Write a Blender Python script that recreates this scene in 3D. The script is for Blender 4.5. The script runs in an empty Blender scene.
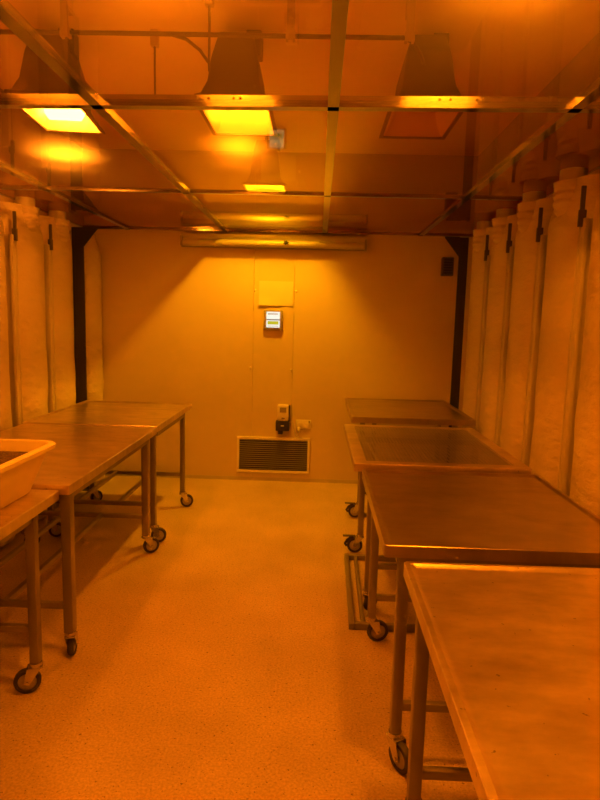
import bpy, bmesh, math, random
from mathutils import Vector, Matrix
random.seed(7)
S = bpy.context.scene
COL = S.collection

# ---------------------------------------------------------------- camera
F, YAW, PIT, ROLL, H = 600.0, 0.026, math.atan(81/600) - 0.003, 0.026, 1.53
fw = Vector((-math.sin(YAW)*math.cos(PIT), math.cos(YAW)*math.cos(PIT), -math.sin(PIT)))
rt = Vector((math.cos(YAW), math.sin(YAW), 0)); up = rt.cross(fw)
r2 = rt*math.cos(ROLL) + up*math.sin(ROLL); u2 = up*math.cos(ROLL) - rt*math.sin(ROLL)
cam_data = bpy.data.cameras.new('camera')
cam = bpy.data.objects.new('camera', cam_data); COL.objects.link(cam)
cam.matrix_world = Matrix(((r2.x, u2.x, -fw.x, 0), (r2.y, u2.y, -fw.y, 0), (r2.z, u2.z, -fw.z, H), (0, 0, 0, 1)))
cam_data.sensor_fit = 'VERTICAL'; cam_data.sensor_height = 24.0
cam_data.lens = 24.0*F/800.0
cam_data.clip_start = 0.02
S.camera = cam

# ---------------------------------------------------------------- world, exposure
w = bpy.data.worlds.new('World'); S.world = w; w.use_nodes = True
w.node_tree.nodes['Background'].inputs[0].default_value = (0, 0, 0, 1)
w.node_tree.nodes['Background'].inputs[1].default_value = 0.0
S.view_settings.view_transform = 'Standard'; S.view_settings.look = 'None'
S.view_settings.gamma = 1.0; S.view_settings.use_curve_mapping = False
S.view_settings.exposure = 0.38
S.cycles.max_bounces = 12; S.cycles.diffuse_bounces = 6; S.cycles.glossy_bounces = 5
S.cycles.transparent_max_bounces = 16; S.cycles.transmission_bounces = 6
S.cycles.use_denoising = True
S.cycles.sample_clamp_indirect = 6.0
S.cycles.caustics_reflective = True
LAMP = 330.0            # strength of a bulb

# ---------------------------------------------------------------- materials
def nodes(name):
    m = bpy.data.materials.new(name); m.use_nodes = True
    nt = m.node_tree; nt.nodes.clear()
    out = nt.nodes.new('ShaderNodeOutputMaterial')
    return m, nt, out
def N(nt, t, **kw):
    n = nt.nodes.new('ShaderNode'+t)
    for k, v in kw.items(): setattr(n, k, v)
    return n
def L(nt, a, b): nt.links.new(a, b)
def bsdf(nt, out, col, rough=.5, metal=0.0, spec=.5):
    b = N(nt, 'BsdfPrincipled'); L(nt, b.outputs[0], out.inputs[0])
    b.inputs['Base Color'].default_value = (*col, 1); b.inputs['Roughness'].default_value = rough
    b.inputs['Metallic'].default_value = metal; b.inputs['Specular IOR Level'].default_value = spec
    return b
def noise(nt, scale, detail=4, vec=None, rough=.5):
    n = N(nt, 'TexNoise'); n.inputs['Scale'].default_value = scale; n.inputs['Detail'].default_value = detail
    n.inputs['Roughness'].default_value = rough
    if vec is not None: L(nt, vec, n.inputs['Vector'])
    return n
def ramp(nt, src, stops):
    r = N(nt, 'ValToRGB'); e = r.color_ramp.elements
    e[0].position, e[0].color = stops[0][0], (*stops[0][1], 1)
    e[1].position, e[1].color = stops[-1][0], (*stops[-1][1], 1)
    for p, c in stops[1:-1]:
        x = e.new(p); x.color = (*c, 1)
    L(nt, src, r.inputs[0]); return r
def coords(nt, scale=(1, 1, 1), rot=(0, 0, 0)):
    c = N(nt, 'TexCoord'); m = N(nt, 'Mapping')
    m.inputs['Scale'].default_value = scale; m.inputs['Rotation'].default_value = rot
    L(nt, c.outputs['Object'], m.inputs[0]); return m.outputs[0]
def bump(nt, b, src, strength, dist=.01):
    k = N(nt, 'Bump'); k.inputs['Strength'].default_value = strength; k.inputs['Distance'].default_value = dist
    L(nt, src, k.inputs['Height']); L(nt, k.outputs[0], b.inputs['Normal']); return k
def mathn(nt, op, a, b=None):
    m = N(nt, 'Math', operation=op)
    for i, v in enumerate((a, b)):
        if v is None: continue
        if isinstance(v, (int, float)): m.inputs[i].default_value = v
        else: L(nt, v, m.inputs[i])
    return m.outputs[0]
def plain(name, col, rough=.5, metal=0., spec=.5, var=.06, sc=6.0):
    m, nt, out = nodes(name); b = bsdf(nt, out, col, rough, metal, spec)
    n = noise(nt, sc, 5, coords(nt))
    r = ramp(nt, n.outputs['Fac'], [(.3, tuple(c*(1-var) for c in col)), (.7, tuple(min(1, c*(1+var)) for c in col))])
    L(nt, r.outputs[0], b.inputs['Base Color']); return m
def glow(name, col, strength):
    m, nt, out = nodes(name); e = N(nt, 'Emission')
    e.inputs[0].default_value = (*col, 1); e.inputs[1].default_value = strength
    L(nt, e.outputs[0], out.inputs[0]); return m

def floor_mat():
    m, nt, out = nodes('speckled_floor'); b = bsdf(nt, out, (.6, .58, .55), .42)
    v = coords(nt)
    n1 = noise(nt, 2.2, 5, v); r1 = ramp(nt, n1.outputs['Fac'], [(.3, (.47, .39, .30)), (.7, (.62, .51, .40))])
    n2 = noise(nt, 75, 3, v); r2_ = ramp(nt, n2.outputs['Fac'], [(.62, (0, 0, 0)), (.70, (1, 1, 1))])
    n3 = noise(nt, 85, 2, v); r3 = ramp(nt, n3.outputs['Fac'], [(.655, (0, 0, 0)), (.70, (1, 1, 1))])
    n4 = noise(nt, 110, 2, v); r4 = ramp(nt, n4.outputs['Fac'], [(.35, (.8, .8, .8)), (.65, (1.12, 1.12, 1.12))])
    mu = N(nt, 'Mix', data_type='RGBA', blend_type='MULTIPLY'); mu.inputs[0].default_value = 1
    L(nt, r1.outputs[0], mu.inputs[6]); L(nt, r4.outputs[0], mu.inputs[7])
    mx = N(nt, 'Mix', data_type='RGBA'); L(nt, mathn(nt, 'MULTIPLY', r2_.outputs[0], .5), mx.inputs[0])
    L(nt, mu.outputs[2], mx.inputs[6]); mx.inputs[7].default_value = (.22, .2, .18, 1)
    my = N(nt, 'Mix', data_type='RGBA'); L(nt, mathn(nt, 'MULTIPLY', r3.outputs[0], .8), my.inputs[0])
    L(nt, mx.outputs[2], my.inputs[6]); my.inputs[7].default_value = (.10, .08, .07, 1)
    L(nt, my.outputs[2], b.inputs['Base Color'])
    bump(nt, b, n4.outputs['Fac'], .15, .003)
    return m

def steel(name, col=(.82, .79, .75), rough=.36, scr=1.0, holes=False, rot=0.0):
    m, nt, out = nodes(name); b = bsdf(nt, out, col, rough, .92)
    v = coords(nt, (1.6, 4, 1), (0, 0, rot)); v2 = coords(nt)
    n1 = noise(nt, 4, 6, v, .65); n2 = noise(nt, 3.0, 6, v2, .6)
    a = mathn(nt, 'ADD', mathn(nt, 'MULTIPLY', n1.outputs['Fac'], .5), mathn(nt, 'MULTIPLY', n2.outputs['Fac'], .5))
    r = ramp(nt, a, [(.35, tuple(c*.72 for c in col)), (.65, tuple(c*1.18 for c in col))])
    n3 = noise(nt, 60, 2, v2); sp = ramp(nt, n3.outputs['Fac'], [(.71, (0, 0, 0)), (.75, (1, 1, 1))])
    mx = N(nt, 'Mix', data_type='RGBA'); L(nt, mathn(nt, 'MULTIPLY', sp.outputs[0], .45*scr if scr > .5 else 0.0), mx.inputs[0])
    L(nt, r.outputs[0], mx.inputs[6]); mx.inputs[7].default_value = (.06, .05, .04, 1)
    L(nt, mx.outputs[2], b.inputs['Base Color'])
    L(nt, mathn(nt, 'ADD', mathn(nt, 'MULTIPLY', a, .16), rough-.08), b.inputs['Roughness'])
    bump(nt, b, n1.outputs['Fac'], .02*scr, .004)
    if holes:
        c = N(nt, 'TexCoord'); s = N(nt, 'SeparateXYZ'); L(nt, c.outputs['Object'], s.inputs[0])
        P = .019
        fx = mathn(nt, 'SUBTRACT', mathn(nt, 'FRACT', mathn(nt, 'DIVIDE', s.outputs[0], P)), .5)
        fy = mathn(nt, 'SUBTRACT', mathn(nt, 'FRACT', mathn(nt, 'DIVIDE', s.outputs[1], P)), .5)
        d = mathn(nt, 'ADD', mathn(nt, 'MULTIPLY', fx, fx), mathn(nt, 'MULTIPLY', fy, fy))
        h = mathn(nt, 'LESS_THAN', d, .06)
        t = N(nt, 'BsdfTransparent'); ms = N(nt, 'MixShader')
        L(nt, h, ms.inputs[0]); L(nt, b.outputs[0], ms.inputs[1]); L(nt, t.outputs[0], ms.inputs[2])
        L(nt, ms.outputs[0], out.inputs[0])
    return m

def vinyl():
    m, nt, out = nodes('white_vinyl'); b = bsdf(nt, out, (.56, .50, .44), .45)
    v = coords(nt, (3.2, 3.2, 7.0), (0.5, 0, 0)); n = noise(nt, 2.6, 5, v, .55)
    n2 = noise(nt, 1.1, 3, coords(nt))
    r = ramp(nt, n2.outputs['Fac'], [(.3, (.52, .465, .41)), (.7, (.60, .54, .475))])
    L(nt, r.outputs[0], b.inputs['Base Color'])
    rg = ramp(nt, n.outputs['Fac'], [(.40, (0, 0, 0)), (.62, (1, 1, 1))])
    bump(nt, b, rg.outputs[0], .42, .014); return m

def amber():
    m, nt, out = nodes('amber_acrylic')
    g = N(nt, 'NewGeometry')
    dp = N(nt, 'VectorMath', operation='DOT_PRODUCT'); L(nt, g.outputs['Normal'], dp.inputs[0]); L(nt, g.outputs['Incoming'], dp.inputs[1])
    sx = N(nt, 'SeparateXYZ'); L(nt, g.outputs['Incoming'], sx.inputs[0]); dpz = sx.outputs[2]   # the added scatter acts on the upper face
    c = mathn(nt, 'ABSOLUTE', dp.outputs['Value'])
    f = mathn(nt, 'ADD', mathn(nt, 'MULTIPLY', mathn(nt, 'POWER', mathn(nt, 'SUBTRACT', 1.0, c), 5.0), .9), .06)
    t = N(nt, 'BsdfTransparent'); t.inputs[0].default_value = AMBER
    tl = N(nt, 'BsdfTranslucent'); tl.inputs[0].default_value = AMBER
    gl = N(nt, 'BsdfGlossy'); gl.inputs['Roughness'].default_value = .035; gl.inputs[0].default_value = (.95, .66, .25, 1)
    m1 = N(nt, 'MixShader'); m1.inputs[0].default_value = HAZE
    L(nt, t.outputs[0], m1.inputs[1]); L(nt, tl.outputs[0], m1.inputs[2])
    rf = N(nt, 'BsdfRefraction'); rf.inputs[0].default_value = AMBER; rf.inputs['Roughness'].default_value = .6; rf.inputs['IOR'].default_value = 1.45
    m0 = N(nt, 'MixShader'); m0.inputs[0].default_value = BLUR; L(nt, m1.outputs[0], m0.inputs[1]); L(nt, rf.outputs[0], m0.inputs[2]); m1 = m0
    du = N(nt, 'BsdfDiffuse'); du.inputs[0].default_value = (.75, .72, .66, 1)      # added pale scatter, throws lamp light up to brighten the plenum
    m3 = N(nt, 'MixShader'); L(nt, mathn(nt, 'MULTIPLY', mathn(nt, 'GREATER_THAN', dpz, 0.0), UP_SCATTER), m3.inputs[0])
    L(nt, m1.outputs[0], m3.inputs[1]); L(nt, du.outputs[0], m3.inputs[2])
    m2 = N(nt, 'MixShader'); L(nt, f, m2.inputs[0]); L(nt, m3.outputs[0], m2.inputs[1]); L(nt, gl.outputs[0], m2.inputs[2])
    L(nt, m2.outputs[0], out.inputs[0]); return m
AMBER = (.78, .158, .0022, 1); HAZE = .02; BLUR = .075; UP_SCATTER = .24

M = dict(
    floor=floor_mat(), wall=plain('white_wall_panel', (.62, .55, .48), .42, var=.03, sc=2),
    amber=amber(), alu=plain('aluminium', (.42, .40, .38), .12, .92, var=.08),
    grey=plain('darkened_grey_panel', (.30, .29, .28), .6), plenum=plain('white_paint', (.82, .81, .79), .6, var=.05, sc=1.5),
    steel=steel('brushed_steel', (.76, .66, .58), .33), steel_b=steel('worn_steel', (.82, .72, .64), .34, 1.2, rot=.4),
    perf=steel('perforated_steel', (.42, .40, .38), .33, .3, holes=True),
    frame=plain('dull_steel', (.24, .225, .21), .45, .4), shaded_steel=steel('shaded_table_steel', (.50, .43, .38), .30, .35),  # right-row table tops: dim reflections of the dark corner put into the colour
    leg=plain('satin_steel', (.33, .31, .295), .40, .85, var=.10),
    chrome=plain('chrome', (.66, .65, .64), .22, .95), rubber=plain('dark_rubber', (.045, .042, .04), .55),
    hub=plain('grey_hub', (.42, .41, .40), .5), vinyl=vinyl(), black=plain('black_paint', (.022, .02, .02), .5),
    dark=plain('dark_metal', (.10, .095, .09), .45, .3), pipe=plain('grey_pipe', (.50, .49, .48), .45),
    white=plain('white_enamel', (.78, .77, .74), .35), shade=plain('dark_shade', (.045, .043, .04), .5, .2),
    refl=plain('white_reflector', (.82, .81, .78), .35), rail=plain('grey_channel', (.50, .485, .46), .42, .1),
    paper=plain('white_paper', (.68, .67, .63), .7, var=.02), bezel=plain('grey_bezel', (.30, .29, .28), .5),
    cream=plain('cream_plastic', (.92, .84, .56), .32, var=.03), grain=plain('dark_grain', (.07, .045, .03), .9, var=.9, sc=120),
    slot=plain('dark_slot', (.05, .045, .045), .6), bulb=glow('lamp_glow', (1, .95, .85), LAMP), bulb_b=glow('lamp_glow_strong', (.92, 1.60, .75), LAMP*12.0), bulb_d=glow('lamp_glow_bright', (1, 1.05, .9), LAMP*2.0), bulb_c=glow('lamp_glow_dim', (1, .95, .85), LAMP*.3), bulb_e=glow('lamp_glow_soft', (1, .97, .85), LAMP*.9), bulb_m=glow('lamp_glow_middle', (1, 1, .85), LAMP*1.5), bulb_w=glow('lamp_glow_white', (.9, .95, 1.7), LAMP*.75),
    screen=glow('screen_white', (1, .97, .80), .75), screen_y=glow('screen_yellow', (.85, .72, .03), .5),
    ink=plain('screen_mark', (.3, .28, .2), .6),
)

# ---------------------------------------------------------------- mesh helpers
def bm_box(bm, x0, x1, y0, y1, z0, z1, bev=0.0, seg=2, mat=None):
    vs = [Vector((x, y, z)) for x in (x0, x1) for y in (y0, y1) for z in (z0, z1)]
    if mat is not None: vs = [mat @ v for v in vs]
    v = [bm.verts.new(p) for p in vs]
    fs = [bm.faces.new([v[i] for i in q]) for q in ((0, 1, 3, 2), (4, 6, 7, 5), (0, 4, 5, 1), (2, 3, 7, 6), (0, 2, 6, 4), (1, 5, 7, 3))]
    if bev:
        es = {e for f in fs for e in f.edges}
        bmesh.ops.bevel(bm, geom=list(es), offset=bev, segments=seg, profile=.5, affect='EDGES')
def bm_tube(bm, pts, r, n=10, cap=True):
    pts = [Vector(p) for p in pts]; rings = []
    rr = r if isinstance(r, (list, tuple)) else [r]*len(pts)
    prev = None
    for i, p in enumerate(pts):
        d = (pts[min(i+1, len(pts)-1)] - pts[max(i-1, 0)]).normalized()
        if prev is None:
            a = Vector((0, 0, 1)) if abs(d.z) < .9 else Vector((1, 0, 0))
            x = d.cross(a).normalized()
        else:
            x = (prev - d*prev.dot(d)).normalized()
        prev = x; y = d.cross(x)
        rings.append([bm.verts.new(p + (x*math.cos(2*math.pi*k/n) + y*math.sin(2*math.pi*k/n))*rr[i]) for k in range(n)])
    for a, b in zip(rings, rings[1:]):
        for k in range(n): bm.faces.new((a[k], a[(k+1) % n], b[(k+1) % n], b[k]))
    if cap:
        bm.faces.new(rings[0][::-1]); bm.faces.new(rings[-1])
def bm_loft(bm, loops, cap0=True, cap1=True):
    rings = [[bm.verts.new(Vector(p)) for p in l] for l in loops]; n = len(rings[0])
    for a, b in zip(rings, rings[1:]):
        for k in range(n): bm.faces.new((a[k], a[(k+1) % n], b[(k+1) % n], b[k]))
    if cap0: bm.faces.new(rings[0][::-1])
    if cap1: bm.faces.new(rings[-1])
def bm_lathe(bm, prof, n=24, mat=Matrix()):   # prof [(r, z)] about local z
    bm_loft(bm, [[mat @ Vector((r*math.cos(2*math.pi*k/n), r*math.sin(2*math.pi*k/n), z)) for k in range(n)] for r, z in prof])
def rrect(hx, hy, r, z, n=5, cx=0, cy=0):
    o = []
    for qx, qy, a0 in ((1, 1, 0), (-1, 1, 90), (-1, -1, 180), (1, -1, 270)):
        for k in range(n+1):
            a = math.radians(a0 + 90*k/n)
            o.append((cx + qx*(hx-r) + r*math.cos(a), cy + qy*(hy-r) + r*math.sin(a), z))
    return o
def obj(name, bm, mat, parent=None, loc=None, smooth=False, kind=None):
    bmesh.ops.remove_doubles(bm, verts=bm.verts, dist=1e-6)
    bmesh.ops.recalc_face_normals(bm, faces=bm.faces)
    me = bpy.data.meshes.new(name); bm.to_mesh(me); bm.free()
    for m in (mat if isinstance(mat, (list, tuple)) else [mat]): me.materials.append(m)
    if smooth:
        for p in me.polygons: p.use_smooth = True
        if smooth is not True:
            me.set_sharp_from_angle(angle=math.radians(smooth))
    o = bpy.data.objects.new(name, me); COL.objects.link(o)
    if parent: o.parent = parent
    if loc: o.location = loc
    if kind: o['kind'] = kind
    return o
def thing(name, label, cat, loc=(0, 0, 0), rz=0, group=None):
    o = bpy.data.objects.new(name, None); COL.objects.link(o); o.empty_display_size = .1
    o.location = loc; o.rotation_euler = (0, 0, rz); o['label'] = label; o['category'] = cat
    if group: o['group'] = group
    return o
def tag(o, label, cat, group=None):
    o['label'] = label; o['category'] = cat
    if group: o['group'] = group
    return o
def box(name, dims, mat, parent=None, bev=0.0, kind=None, smooth=False):
    bm = bmesh.new(); bm_box(bm, *dims, bev=bev); return obj(name, bm, mat, parent, kind=kind, smooth=smooth)

# ---------------------------------------------------------------- the room
XL, XR, YB, YF, ZC, ZU = -2.165, 1.38, 5.60, -1.30, 2.321, 3.02
box('floor', (XL-.1, XR+.1, YF-.1, YB+.1, -.08, 0), M['floor'], kind='structure')
bm = bmesh.new()
for a, b in ((XL-.1, -.5985), (-.5955, -.2245), (-.2215, XR+.1)): bm_box(bm, a, b, YB, YB+.03, 0, ZC)
bm_box(bm, XL-.1, XR+.1, YB+.03, YB+.1, 0, ZC)
back = obj('wall_back', bm, M['wall'], kind='structure')
for x, z in ((-.585, 1.80), (-.205, 1.80), (-.62, 1.085), (-.235, 1.075), (-.60, .10), (-.22, .10)):
    bm = bmesh.new(); bm_lathe(bm, [(.011, 0), (.010, .004), (.005, .007)], 12, Matrix.Translation((x, YB, z)) @ Matrix.Rotation(math.pi/2, 4, 'X'))
    obj('screw', bm, M['white'], back, smooth=40)
box('wall_left', (XL-.1, XL, YF, YB, 0, ZC), M['wall'], kind='structure')
box('wall_right', (XR, XR+.1, YF, YB, 0, ZC), M['wall'], kind='structure')
box('wall_front', (XL-.1, XR+.1, YF-.1, YF, 0, ZU), M['wall'], kind='structure')
box('wall_back_upper', (XL-.1, XR+.1, YB, YB+.1, ZC, ZU), M['grey'], kind='structure')  # upper walls coloured dark in place of shade above the sheets
box('wall_left_upper', (XL-.1, XL, YF, YB, ZC, ZU), M['grey'], kind='structure')
box('wall_right_upper', (XR, XR+.1, YF, YB, ZC, ZU), M['grey'], kind='structure')
box('ceiling_upper', (XL-.1, XR+.1, YF-.1, YB+.1, ZU, ZU+.08), M['plenum'], kind='structure')
bm = bmesh.new()
v = [bm.verts.new(p) for p in ((XL, YF, ZC+.008), (XR, YF, ZC+.008), (XR, YB, ZC+.008), (XL, YB, ZC+.008))]; bm.faces.new(v)
ceil = obj('ceiling', bm, M['amber'], kind='structure')
if ceil.data.polygons[0].normal.z > 0: ceil.data.flip_normals()
# aluminium tees that carry the amber sheets
tn = 0
def tee(p, q, wd=.042, web=.036):
    global tn; tn += 1
    p, q = Vector((*p, ZC)), Vector((*q, ZC)); d = (q-p).normalized()
    mt = Matrix.Translation(p) @ Matrix.Rotation(math.atan2(d.y, d.x), 4, 'Z'); l = (q-p).length
    bm = bmesh.new(); bm_box(bm, 0, l, -wd/2, wd/2, -.004, .006, mat=mt); bm_box(bm, 0, l, -.005, .005, .006, .006+web, mat=mt)
    o = obj('trim_%d' % tn, bm, M['alu'], kind='structure'); return o
for x0, x1 in ((-1.774, -1.757), (-.862, -.866), (.027, .041), (.931, .905)):
    tee((x0, YF), (x1, YB))
crossing = [tee((XL, .86), (XR, .82)), tee((XL, 2.425), (XR, 2.33)), tee((XL, 3.93), (XR, 3.95), .026, .008)]
for c, ys in ((crossing[1], 2.38),):
    for x in (-1.33, -.40, .50):
        for dx in (-.075, -.035, .06, .085):
            bm = bmesh.new(); bm_lathe(bm, [(.006, 0), (.004, .003)], 8, Matrix.Translation((x+dx, 2.425-(x+dx-XL)*.026-.006, ZC+.03)) @ Matrix.Rotation(math.pi/2, 4, 'X'))
            obj('screw', bm, M['dark'], c)
tee((XL, YB-.022), (XR, YB-.022), .04, .03)
box('baseboard_back', (XL, XR, YB-.006, YB, 0, .035), M['pipe'], kind='structure')

# ---------------------------------------------------------------- lights above the amber sheets
def fixture(cx, y0, y1, wd, label, on=True, small=False, fat=1.0, power='bulb', low=0, rz=0):
    cy = (y0+y1)/2; hy = (y1-y0)/2; hx = wd/2; zb = 2.60
    t = thing('ceiling_light', label, 'ceiling light', (cx, cy, zb), rz, 'lights above the amber ceiling')
    prof = [(hx+.012, hy+.012, 0), (hx+.012, hy+.012, .015), (hx-.015, hy-.01, .03), (hx-.04, hy-.05, .10), (hx-.055, hy-.09, .24), (hx-.085, hy-.13, .36)]
    if small: prof = [(a, b if i < 3 else max(b, .06), z) for i, (a, b, z) in enumerate(prof)]
    bm = bmesh.new()
    bm_loft(bm, [rrect(a, b, .012, z, 3) for a, b, z in prof], cap0=False)
    obj('housing', bm, M['shade'], t, smooth=40)
    bm = bmesh.new()      # the reflector inside
    inn = [(hx, hy, .004), (hx-.022, hy-.02, .03), (hx-.048, hy-.058, .10), (hx-.065, max(hy-.1, .055), .235 if small else .20)]
    bm_loft(bm, [rrect(a, b, .01, z, 3) for a, b, z in inn], cap0=False)
    obj('reflector', bm, M['refl'], t, smooth=40)
    bm = bmesh.new(); a = hx+.02; b = hy+.02
    for q in ((-a, a, -b, -b+.02), (-a, a, b-.02, b), (-a, -a+.02, -b+.02, b-.02), (a-.02, a, -b+.02, b-.02)): bm_box(bm, *q, -.004, .004)
    obj('rim', bm, M['dark'], t)
    lb = min(.10, hy*.55)
    bm = bmesh.new(); bm_tube(bm, [(-.105, hy*low, .066), (-.085, hy*low, .066), (.085, hy*low, .066), (.105, hy*low, .066)] if low else [(-.01, -.012, .19), (.01, -.012, .19), (.045, -.012, .19), (.058, -.012, .19)] if small else [(0, -lb, .13), (0, -lb*.7, .13), (0, lb*.7, .13), (0, lb, .13)], [.018*fat, .034*fat, .034*fat, .018*fat], 14)
    obj('bulb', bm, M[power] if on else M['white'], t, smooth=60)
    bm = bmesh.new(); bm_box(bm, hx-.13, hx-.05, -.05, .05, .30, .42, .006); obj('ballast_box', bm, M['shade'], t)
    bm = bmesh.new(); bm_tube(bm, [(0, 0, .36), (0, 0, ZU-zb)], .012, 8); obj('hanger', bm, M['dark'], t)
    return t
fixture(-1.435, 3.09, 3.66, .31, 'glaring white lit ceiling light at upper left, shining through the amber ceiling', fat=1.7, low=.40, rz=.10, power='bulb_w')
fixture(-.455, 3.09, 3.66, .34, 'yellow lit ceiling light with dark shade, straight above the room centre', power='bulb_e')
fixture(.515, 3.09, 3.66, .34, 'unlit dark shaded ceiling light above the right hand row of tables', on=False)
fixture(-.46, 4.97, 5.22, .32, 'small yellow lit ceiling light nearest the back wall', small=True, power='bulb_b')
for x, s in ((-1.40, 'left wall'), (-.455, 'middle of the room'), (.515, 'right wall')):
    fixture(x, 1.36, 1.93, .34, 'lit ceiling light nearest the viewer over the %s' % s, power='bulb_c' if x < -1 else 'bulb_d' if x > 0 else 'bulb_m')

# conduit, straps, hanging wire
t = thing('conduit', 'thin dark conduit strapped across above the amber ceiling, feeding the shaded lights', 'conduit', (0, 2.98, 2.838))
bm = bmesh.new(); bm_tube(bm, [(XL, 0, 0), (-1.0, 0, .004), (0, 0, 0), (.36, 0, 0)], .011, 8); obj('pipe', bm, M['dark'], t, smooth=True)
bm = bmesh.new(); bm_tube(bm, [(-.72, 0, 0), (-.66, .03, -.005), (-.60, .06, -.04), (-.565, .10, -.08)], .008, 8); obj('cable', bm, M['dark'], t, smooth=True)
bm = bmesh.new(); bm_tube(bm, [(.36, 0, 0), (.41, .03, -.008), (.45, .07, -.04), (.475, .12, -.06)], .008, 8); obj('cable', bm, M['dark'], t, smooth=True)
for x in (-1.22, -.165, .385):
    bm = bmesh.new(); bm_box(bm, x-.018, x+.018, -.016, -.010, -.02, .10); bm_box(bm, x-.018, x+.018, -.016, .05, .10, .17)
    bm_box(bm, x-.022, x-.010, -.02, .014, -.02, .02); bm_box(bm, x+.010, x+.022, -.02, .014, -.02, .02)
    obj('strap', bm, M['pipe'], t)
def hanging(x, y, z0, label):
    t = thing('hanging_rod', label, 'hanger rod', (x, y, z0))
    bm = bmesh.new(); bm_tube(bm, [(0, 0, 0), (0, 0, ZU-z0-.06)], .006, 8); obj('rod', bm, M['dark'], t)
    bm = bmesh.new(); bm_box(bm, -.02, .02, -.02, .02, ZU-z0-.08, ZU-z0, .004); obj('bracket', bm, M['pipe'], t)
hanging(-.90, 3.35, 2.70, 'thin hanging rod above the ceiling, between the two lit lights')
hanging(-.535, 2.93, 2.66, 'thin hanging rod beside the dark shade of the middle light')

# ---------------------------------------------------------------- padded vinyl sleeves, rails and posts along the walls
def sleeve(side, yc, label, hy=.24, hx=.155, collar=True, top=2.27):
    s = 1 if side == 'R' else -1
    xw = XR if s > 0 else XL
    t = thing('vinyl_sleeve', label, 'vinyl sleeve', (xw, yc, 0), 0, 'white vinyl sleeves along the walls')
    rnd = random.Random(int(yc*100)+s*7)
    bm = bmesh.new(); loops = []; n = 28; steps = 44
    ph = [rnd.uniform(0, 6.28) for _ in range(6)]
    for i in range(steps+1):
        z = .02 + (top-.02)*i/steps; l = []
        k = min(1, max(0, (top - z)/.20)); k = k*k*(3-2*k)
        for j in range(n+1):
            a = math.pi*j/n
            c, sn = math.cos(a), math.sin(a)
            py = hy*(abs(c)**.88)*(1 if c >= 0 else -1); px = hx*(sn**.72 if sn > 0 else 0)
            wr = (.006*math.sin(9*z+ph[0]+2*a) + .004*math.sin(23*z+ph[1]-4*a) + .005*math.sin(14*z+5*a+ph[2]))*sn*max(.12, min(1, (1.6-z)/.9))
            py *= .80 + .20*k; px = px*(.80+.20*k) + wr*.7
            py += (1-k)*-.035
            l.append((-s*max(px, .001), py, z))
        loops.append(l)
    bm_loft(bm, loops)
    obj('sheet', bm, M['vinyl'], t, smooth=50)
    if collar:
        bm = bmesh.new(); R_ = .080; cx, cy = -s*.098, -.045
        prof = []
        for q in range(25):
            z = 2.10 + .165*q/24
            prof.append((R_ - .02*max(0, 1-q/9)**2 + .009*abs(math.sin(q*.55)) + (.008 if q > 21 else 0), z))
        bm_lathe(bm, prof, 24, Matrix.Translation((cx, cy, 0))); obj('collar', bm, M['vinyl'], t, smooth=60)
        bm = bmesh.new(); bm_lathe(bm, [(.066, 2.26), (.066, ZC+.006)], 20, Matrix.Translation((cx, cy, 0))); obj('pipe', bm, M['pipe'], t, smooth=50)
def rail(side, y, label):
    s = 1 if side == 'R' else -1; xw = XR if s > 0 else XL
    t = thing('wall_rail', label, 'rail', (xw, y, 0), 0, 'slim vertical rails between the vinyl sleeves')
    bm = bmesh.new()
    a, b = sorted((-s*.115, -s*.0)); bm_box(bm, a, b, -.008, .008, 0, 2.05)
    a, b = sorted((-s*.13, -s*.105)); bm_box(bm, a, b, -.028, .028, 0, 2.05, .004)
    bm_box(bm, *sorted((-s*.138, -s*.13)), .010, .018, 0, 2.05)
    obj('channel', bm, M['rail'], t, smooth=40)
    bm = bmesh.new(); bm_box(bm, *sorted((-s*.15, -s*.115)), -.009, .009, 2.01, 2.09, .003); bm_box(bm, *sorted((-s*.145, -s*.125)), -.006, .006, 2.09, 2.20)
    obj('bracket', bm, M['dark'], t, smooth=40)
for y, lab in ((2.72, 'broad white vinyl sleeve at the right edge, nearest the viewer'), (3.27, 'white vinyl sleeve on the right wall, second nearest, with a wrinkled top collar'),
               (3.83, 'white vinyl sleeve on the right wall, middle of the five'), (4.37, 'white vinyl sleeve on the right wall, second from the black post'),
               (4.89, 'narrow looking white vinyl sleeve beside the right black post')):
    sleeve('R', y, lab)
for y, lab in ((2.995, 'vertical grey rail between the two nearest sleeves on the right wall'), (3.55, 'vertical grey rail behind the second nearest right wall sleeve'),
               (4.10, 'vertical grey rail left of the middle right wall sleeve'), (4.63, 'vertical grey rail farthest along the right wall, near the black post')):
    rail('R', y, lab)
for y, lab in ((3.76, 'white vinyl sleeve at the left edge, nearest the viewer'), (4.32, 'white vinyl sleeve on the left wall between the two grey rails'),
               (4.84, 'white vinyl sleeve on the left wall beside the black post')):
    sleeve('L', y, lab, hy=.235)
sleeve('L', 5.40, 'narrow white vinyl sleeve in the back left corner behind the black post', hy=.16, hx=.21, collar=False, top=2.25)
for y, lab in ((4.045, 'vertical grey rail on the left wall, nearer the viewer'), (4.585, 'vertical grey rail on the left wall, nearer the black post')):
    rail('L', y, lab)
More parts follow.
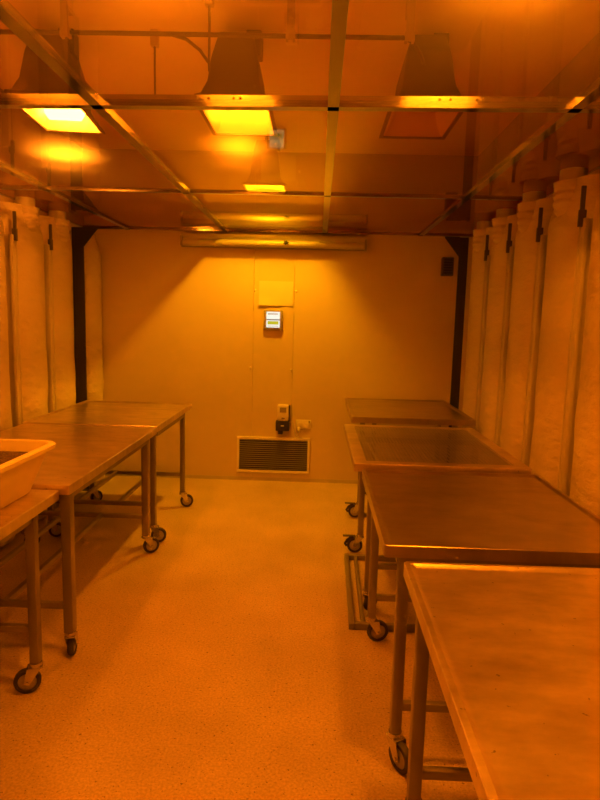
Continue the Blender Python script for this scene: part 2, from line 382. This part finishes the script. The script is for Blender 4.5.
def post(x0, x1, y, s, label):
    t = thing('steel_post', label, 'post', ((x0+x1)/2, y, 0))
    h = (x1-x0)/2; bm = bmesh.new()
    bm_box(bm, -h, h, -.008, .0, 0, 2.26); bm_box(bm, -s*h-.006 if s < 0 else -s*h, -s*h if s < 0 else -s*h+.006, -.008, .08, 0, 2.26)
    obj('angle_column', bm, M['black'], t)
    bm = bmesh.new(); g = .125
    p = [(s*h, 2.265), (s*h+s*g, 2.265), (s*h+s*g, 2.255), (s*h, 2.10)]
    bm_loft(bm, [[(x, -.008, z) for x, z in p], [(x, -.002, z) for x, z in p]])
    obj('gusset', bm, M['black'], t)
    bm = bmesh.new(); bm_box(bm, -h-.03, h+.03, -.05, .09, 0, .008); obj('base_plate', bm, M['black'], t)
post(-2.085, -1.985, 5.12, 1, 'black steel angle post with gusset in the back left corner')
post(1.172, 1.248, 5.22, -1, 'black steel angle post with gusset in the back right corner')

# ---------------------------------------------------------------- back wall fittings
t = thing('wall_lamp', 'long unlit batten lamp with white diffuser high on the back wall', 'wall lamp', (-.42, YB, 2.19))
hl = .84
box('housing', (-hl, hl, -.07, 0, .045, .10), M['rail'], t, .006, smooth=40)
bm = bmesh.new(); bm_tube(bm, [(-hl+.012, -.06, .022), (hl-.012, -.06, .022)], .032, 16); obj('tube', bm, M['rail'], t, smooth=40)
for x in (-hl, hl-.022):
    bm = bmesh.new(); bm_box(bm, x, x+.022, -.10, 0, -.014, .075, .006); obj('end_cap', bm, M['bezel'], t, smooth=40)
box('lower_lip', (-hl, hl, -.045, 0, -.018, -.010), M['bezel'], t)
bm = bmesh.new(); bm_lathe(bm, [(.010, 0), (.016, .008), (.008, .018)], 12, Matrix.Translation((.115, -.092, .03)) @ Matrix.Rotation(math.pi/2, 4, 'X'))
for k in range(6):
    a = k*math.pi/3+.3
    bm_tube(bm, [(.115, -.096, .03), (.115+.028*math.cos(a), -.094, .03+.020*math.sin(a))], [.006, .003], 6)
obj('spot', bm, M['black'], t, smooth=50)['label'] = 'small dark star-shaped knob'  # small dark lump with six short arms

bm = bmesh.new()
nx, nz = 10, 8; x0, x1, z0, z1 = -.548, -.236, 1.663, 1.885
g = [[bm.verts.new((x0+(x1-x0)*i/nx, YB-.004-.012*max(0, 1-i/nx*1.3)*max(0, 1-j/nz*3)-.003*math.sin(i*.8)**2*(1-j/nz), z0+(z1-z0)*j/nz)) for i in range(nx+1)] for j in range(nz+1)]
for j in range(nz):
    for i in range(nx): bm.faces.new((g[j][i], g[j][i+1], g[j+1][i+1], g[j+1][i]))
r_ = bmesh.ops.solidify(bm, geom=list(bm.faces), thickness=.001)
tag(obj('paper_notice', bm, M['paper'], smooth=True), 'blank pale paper sheet taped above the glowing display', 'paper')

t = thing('display_unit', 'glowing white and yellow display in a grey frame on the back wall', 'display', (-.412, YB, 1.44))
box('frame', (-.088, .088, -.03, 0, 0, .18), M['bezel'], t, .004, smooth=40)
box('upper_screen', (-.062, .062, -.034, -.03, .098, .166), M['screen'], t)
box('lower_screen', (-.062, .062, -.034, -.03, .022, .088), M['screen'], t)
box('reading_strip', (-.050, .050, -.036, -.034, .050, .080), M['screen_y'], t)
for nm, st, z0, z1 in (('upper_readout', .0102, .140, .152), ('lower_readout', .0110, .032, .038)):
    bm = bmesh.new()
    for i in range(9): bm_box(bm, -.047+i*st, -.040+i*st, -.0355, -.034, z0, z1)
    obj(nm, bm, M['ink'], t)

t = thing('sensor_box', 'small white wall controller with dark lower half above the vent', 'controller', (-.300, YB, .50))
box('case', (-.052, .052, -.055, 0, .095, .245), M['white'], t, .008, smooth=40)
box('side_panel', (.052, .062, -.05, 0, .095, .240), M['black'], t)
box('screen', (-.030, .030, -.058, -.055, .175, .222), M['bezel'], t)
box('button', (-.014, .016, -.058, -.055, .115, .126), M['slot'], t, .002)
box('base', (-.066, .060, -.065, 0, .0, .095), M['black'], t, .006, smooth=40)
box('badge', (-.018, .012, -.067, -.065, .045, .056), M['white'], t)
box('plug_foot', (-.045, .0, -.05, -.01, -.035, .0), M['black'], t, .005)

bm = bmesh.new(); bm_tube(bm, [(.060, -.03, .07), (.090, -.04, .085), (.105, -.035, .05), (.115, -.03, -.02), (.125, -.03, -.055), (.142, -.035, -.05), (.148, -.062, -.03)], .005, 8)
obj('power_cord', bm, M['pipe'], t, smooth=True)

t = thing('power_outlet', 'cream double power outlet with plug on the back wall, right of the controller', 'power outlet', (-.107, YB, .52))
box('plate', (-.072, .072, -.012, 0, 0, .084), M['white'], t, .005, smooth=40)
for x in (-.042, .030):
    bm = bmesh.new(); bm_lathe(bm, [(.021, 0), (.021, .003), (.019, .005)], 20, Matrix.Translation((x, -.012, .035)) @ Matrix.Rotation(math.pi/2, 4, 'X')); obj('socket', bm, M['white'], t, smooth=40)
    box('switch', (x+.018, x+.030, -.017, -.012, .058, .076), M['bezel'] if x > 0 else M['white'], t, .002)
bm = bmesh.new(); bm_lathe(bm, [(.019, 0), (.021, .012), (.012, .045), (.006, .05)], 16, Matrix.Translation((-.042, -.015, .002)) @ Matrix.Rotation(math.pi/2+.5, 4, 'X'))
obj('plug', bm, M['pipe'], t, smooth=50)
t = thing('wall_vent', 'wide louvred air vent with dark slots low on the back wall', 'vent', (-.387, YB, .083))
bm = bmesh.new(); W_, Hh = .347, .346
for q in ((-W_, W_, 0, .026), (-W_, W_, Hh-.026, Hh), (-W_, -W_+.022, .026, Hh-.026), (W_-.022, W_, .026, Hh-.026)): bm_box(bm, q[0], q[1], -.022, 0, q[2], q[3], .003)
obj('frame', bm, M['white'], t, smooth=40)
box('dark_backing', (-W_+.02, W_-.02, -.003, -.001, .024, Hh-.024), M['slot'], t)  # dark plate in place of the shaded depth behind the louvres
bm = bmesh.new()
for i in range(15):
    z = .036 + i*.0198
    mt = Matrix.Translation((0, -.012, z)) @ Matrix.Rotation(-.6, 4, 'X')
    bm_box(bm, -W_+.02, W_-.02, -.006, .006, -.0012, .0012, mat=mt)
obj('louvres', bm, M['bezel'], t)

t = thing('wall_speaker', 'small dark grille box high on the back wall near the right post', 'grille box', (1.155, YB, 1.965))
box('case', (-.052, .052, -.06, 0, 0, .165), M['dark'], t, .006, smooth=40)
bm = bmesh.new()
for i in range(6): bm_box(bm, -.040, .040, -.064, -.06, .02+i*.023, .032+i*.023)
obj('grille', bm, M['black'], t)

# ---------------------------------------------------------------- trolley tables
def caster(parent, x, y, zt, rz, brake=False):
    c = bpy.data.objects.new('caster', None)
    bm = bmesh.new()
    bm_lathe(bm, [(.013, .128), (.013, zt+.02)], 12)
    bm_lathe(bm, [(.024, .112), (.026, .118), (.024, .128)], 18)
    bm_box(bm, -.026, .030, -.022, .022, .106, .113, .002)
    for s in (-1, 1):
        p = [(-.020, .110), (.034, .110), (.046, .050), (.026, .042)]
        a, b = s*.020, s*.0235
        bm_loft(bm, [[(px, a, pz) for px, pz in p], [(px, b, pz) for px, pz in p]])
    bm_tube(bm, [(.034, -.027, .052), (.034, .027, .052)], .006, 8)
    o = obj('caster', bm, M['chrome'], parent, (x, y, 0), smooth=40); o.rotation_euler = (0, 0, rz)
    mt = Matrix.Translation((.034, 0, .052)) @ Matrix.Rotation(math.pi/2, 4, 'X')
    bm = bmesh.new(); bm_loft(bm, [[mt @ Vector((r*math.cos(2*math.pi*k/28), r*math.sin(2*math.pi*k/28), z)) for k in range(28)]
        for r, z in ((.036, -.013), (.048, -.013), (.052, -.008), (.052, .008), (.048, .013), (.036, .013), (.036, -.013))], False, False)
    obj('tyre', bm, M['rubber'], o, smooth=40)
    bm = bmesh.new(); bm_lathe(bm, [(.036, -.009), (.014, -.013), (.014, .013), (.036, .009)][:2] + [(.014, .013), (.0362, .009)], 24, mt); obj('hub', bm, M['hub'], o, smooth=40)
    if brake:
        bm = bmesh.new(); bm_box(bm, .03, .115, -.016, .016, .112, .117, .002); bm_tube(bm, [(.05, 0, .112), (.085, 0, .085), (.10, 0, .06), (.088, 0, .045)], .009, 8)
        obj('brake_lever', bm, M['rubber'], o, smooth=40)
    return o

def table(label, x0, x1, y0, y1, h, legs, rot=0.0, casters=None, rails_z=.26, longrails=(), lw=.038, kind='rim', mat=None, edge=.042, rail_ys=None, group='steel trolley tables'):
    """legs: ((x,y) world) front-left, front-right, back-left, back-right"""
    cx, cy = (x0+x1)/2, (y0+y1)/2
    mat = mat or M['steel']
    t = thing('trolley_table', label, 'table', (cx, cy, 0), rot, group)
    hx, hy = (x1-x0)/2, (y1-y0)/2
    bm = bmesh.new()
    if kind == 'rim':     # raised marine edge, dished middle, folded sides
        loops = [rrect(hx, hy, .012, h-edge, 4), rrect(hx, hy, .012, h-.002, 4), rrect(hx-.002, hy-.002, .012, h, 4), rrect(hx-.016, hy-.016, .012, h, 4),
                 rrect(hx-.026, hy-.026, .014, h-.0088, 4), rrect(hx-.034, hy-.034, .016, h-.010, 4)]
        bm_loft(bm, loops, cap0=False, cap1=True)
        bm_loft(bm, [rrect(hx-.004, hy-.004, .012, h-edge, 4), rrect(hx-.004, hy-.004, .012, h-.020, 4)], cap0=False, cap1=True)
        bm_loft(bm, [rrect(hx, hy, .012, h-edge, 4), rrect(hx-.02, hy-.02, .012, h-edge, 4)], False, False)
        obj('table_top', bm, mat, t, smooth=30)
    elif kind == 'flat':
        bm_loft(bm, [rrect(hx, hy, .008, h-edge, 4), rrect(hx, hy, .008, h-.003, 4), rrect(hx-.003, hy-.003, .008, h, 4)])
        obj('table_top', bm, mat, t, smooth=30)
    else:
        bw = .065
        loops = [rrect(hx, hy, .008, h-edge, 4), rrect(hx, hy, .008, h-.003, 4), rrect(hx-.003, hy-.003, .008, h, 4), rrect(hx-bw, hy-bw, .004, h, 4), rrect(hx-bw, hy-bw, .004, h-.02, 4)]
        bm_loft(bm, loops, False, False); obj('table_top', bm, M['steel'], t, smooth=30)
        bm = bmesh.new(); a, b = hx-bw, hy-bw
        q = [bm.verts.new(p) for p in ((-a, -b, h-.004), (a, -b, h-.004), (a, b, h-.004), (-a, b, h-.004))]; bm.faces.new(q)
        obj('perforated_sheet', bm, M['perf'], t)
    # under frame
    iv = Matrix.Rotation(-rot, 3, 'Z')
    pl = [iv @ Vector((lx-cx, ly-cy, 0)) for lx, ly in legs]
    zt = h - edge
    fx0, fx1 = max(pl[0].x, pl[2].x, ) , min(pl[1].x, pl[3].x)
    bm = bmesh.new(); k = lw/2
    a, b = min(p.x for p in pl), max(p.x for p in pl); c, d = min(p.y for p in pl), max(p.y for p in pl)
    for q in ((a, b, c-.012, c+.012), (a, b, d-.012, d+.012), (a-.012, a+.012, c, d), (b-.012, b+.012, c, d)): bm_box(bm, *q, zt-.03, zt+.004)
    obj('top_frame', bm, M['leg'], t)
    for i, p in enumerate(pl):
        bm = bmesh.new(); bm_box(bm, p.x-k, p.x+k, p.y-k, p.y+k, .128, zt+.004, .004, 2); obj('leg', bm, M['leg'], t, smooth=40)
        rz, br = casters[i] if casters else (0, False)
        caster(t, p.x, p.y, .128, rz - rot, br)
    for ly in (c, d):
        bm = bmesh.new(); bm_box(bm, a, b, ly-.013, ly+.013, rails_z-.014, rails_z+.014, .003); obj('cross_rail', bm, M['leg'], t, smooth=40)
    for lx in longrails:
        bm = bmesh.new(); q = iv @ Vector((lx-cx, 0, 0)); bm_box(bm, q.x-.013, q.x+.013, c, d, rails_z-.013, rails_z+.013, .003); obj('long_rail', bm, M['leg'], t, smooth=40)
    return t
P = math.pi
# left row, near to far
table('flat steel trolley table at the left edge, carrying the cream tub', -1.95, -1.075, 1.15, 2.445, .792,
      ((-1.88, 1.25), (-1.15, 1.25), (-1.88, 2.25), (-1.105, 2.25)), casters=((.4, 0), (2, 0), (1, 0), (3.5, 0)), kind='flat', mat=M['steel_b'], rails_z=.27, longrails=(-1.5,))
table('long steel trolley table in the left row, between the tub table and the farthest one', -1.93, -1.04, 2.462, 3.875, .808,
      ((-1.86, 2.495), (-1.065, 2.495), (-1.86, 3.72), (-1.075, 3.72)), casters=((.3, 0), (1.75, 0), (.9, 0), (.55, 0)), kind='flat', rails_z=.25, longrails=(-1.36, -1.60), lw=.044)
table('farthest steel trolley table of the left row, beside the left black post', -1.955, -1.045, 3.895, 5.02, .812,
      ((-1.80, 3.95), (-1.08, 3.92), (-1.80, 4.72), (-1.06, 4.72)), casters=((.3, 0), (.2, 0), (.9, 0), (.25, 0)), kind='rim', rails_z=.27, longrails=(-1.32, -1.6), lw=.036)
# right row, near to far
table('large steel trolley table in the right foreground with a bright back rim', .285, 1.19, .50, 1.775, .806,
      ((.325, .57), (1.12, .57), (.325, 1.62), (1.12, 1.62)), casters=((1, 0), (1, 0), (1.2, 0), (1, 0)), rails_z=.22, mat=M['steel_b'])
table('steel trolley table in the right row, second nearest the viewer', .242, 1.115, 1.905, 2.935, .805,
      ((.31, 1.925), (1.05, 1.925), (.30, 2.74), (1.05, 2.74)), casters=((-1.0, 0), (1, 0), (.2, 0), (.6, 0)), rails_z=.225, mat=M['shaded_steel'])
table('perforated top steel trolley table in the right row, third from the viewer',   .205, 1.095, 2.965, 4.13, .825,
      ((.305, 3.03), (1.05, 3.03), (.325, 3.87), (1.05, 3.87)), casters=((.9, 0), (1, 0), (P, True), (.6, 0)), kind='perf', rails_z=.26, longrails=(.68,))
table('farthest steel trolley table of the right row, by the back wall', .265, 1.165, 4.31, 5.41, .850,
      ((.37, 4.60), (1.08, 4.60), (.52, 5.2), (1.08, 5.2)), casters=((P, True), (1, 0), (2.4, 0), (.6, 0)), rails_z=.26, mat=M['shaded_steel'])

# ---------------------------------------------------------------- tub of dark grain on the nearest left table
t = thing('plastic_tub', 'cream plastic tub holding dark grain on the left edge table', 'tub', (-1.50, 2.025, .794), -.01)
hx, hy, ht = .425, .435, .21
def tub_loops(): return [rrect(hx-.105, hy-.050, .05, 0, 6), rrect(hx-.097, hy-.042, .05, .006, 6), rrect(hx-.022, hy-.020, .055, ht-.022, 6), rrect(hx, hy, .06, ht-.022, 6),
    rrect(hx+.002, hy+.002, .06, ht-.006, 6), rrect(hx-.004, hy-.004, .06, ht, 6), rrect(hx-.020, hy-.020, .055, ht, 6), rrect(hx-.028, hy-.026, .05, ht-.008, 6), rrect(hx-.104, hy-.050, .046, .012, 6)]
bm = bmesh.new(); bm_loft(bm, tub_loops()); obj('shell', bm, M['cream'], t, smooth=40)
bm = bmesh.new()
NR, NA = 9, 44; cz = .166; ring = []
rr = rrect(hx-.056, hy-.042, .05, 0, 10)
cen = bm.verts.new((0, 0, cz+.035)); prev = None
for i in range(1, NR+1):
    f = i/NR; rg = [bm.verts.new((p[0]*f, p[1]*f, cz + .035*(1-f*f) + random.uniform(-.004, .004)*(i < NR))) for p in rr]
    m_ = len(rg)
    for k in range(m_):
        if prev is None: bm.faces.new((cen, rg[k], rg[(k+1) % m_]))
        else: bm.faces.new((prev[k], rg[k], rg[(k+1) % m_], prev[(k+1) % m_]))
    prev = rg
tag_o = obj('grain_fill', bm, M['grain'], t, smooth=True)
tag_o['label'] = 'dark brown loose grain'

# ---------------------------------------------------------------- low frame on the floor
t = thing('floor_frame', 'low rectangular steel frame lying on the floor under the right tables', 'frame', (.20, 2.84, 0), -.018)
for nm, q in (('side_bar', (0, .03, 0, .92)), ('side_bar', (.65, .68, 0, .92)), ('end_bar', (.03, .65, 0, .03)), ('end_bar', (.03, .65, .89, .92)), ('inner_bar', (.062, .082, .03, .89))):
    bm = bmesh.new(); bm_box(bm, *q, 0, .034, .003); obj(nm, bm, M['frame'], t, smooth=40)
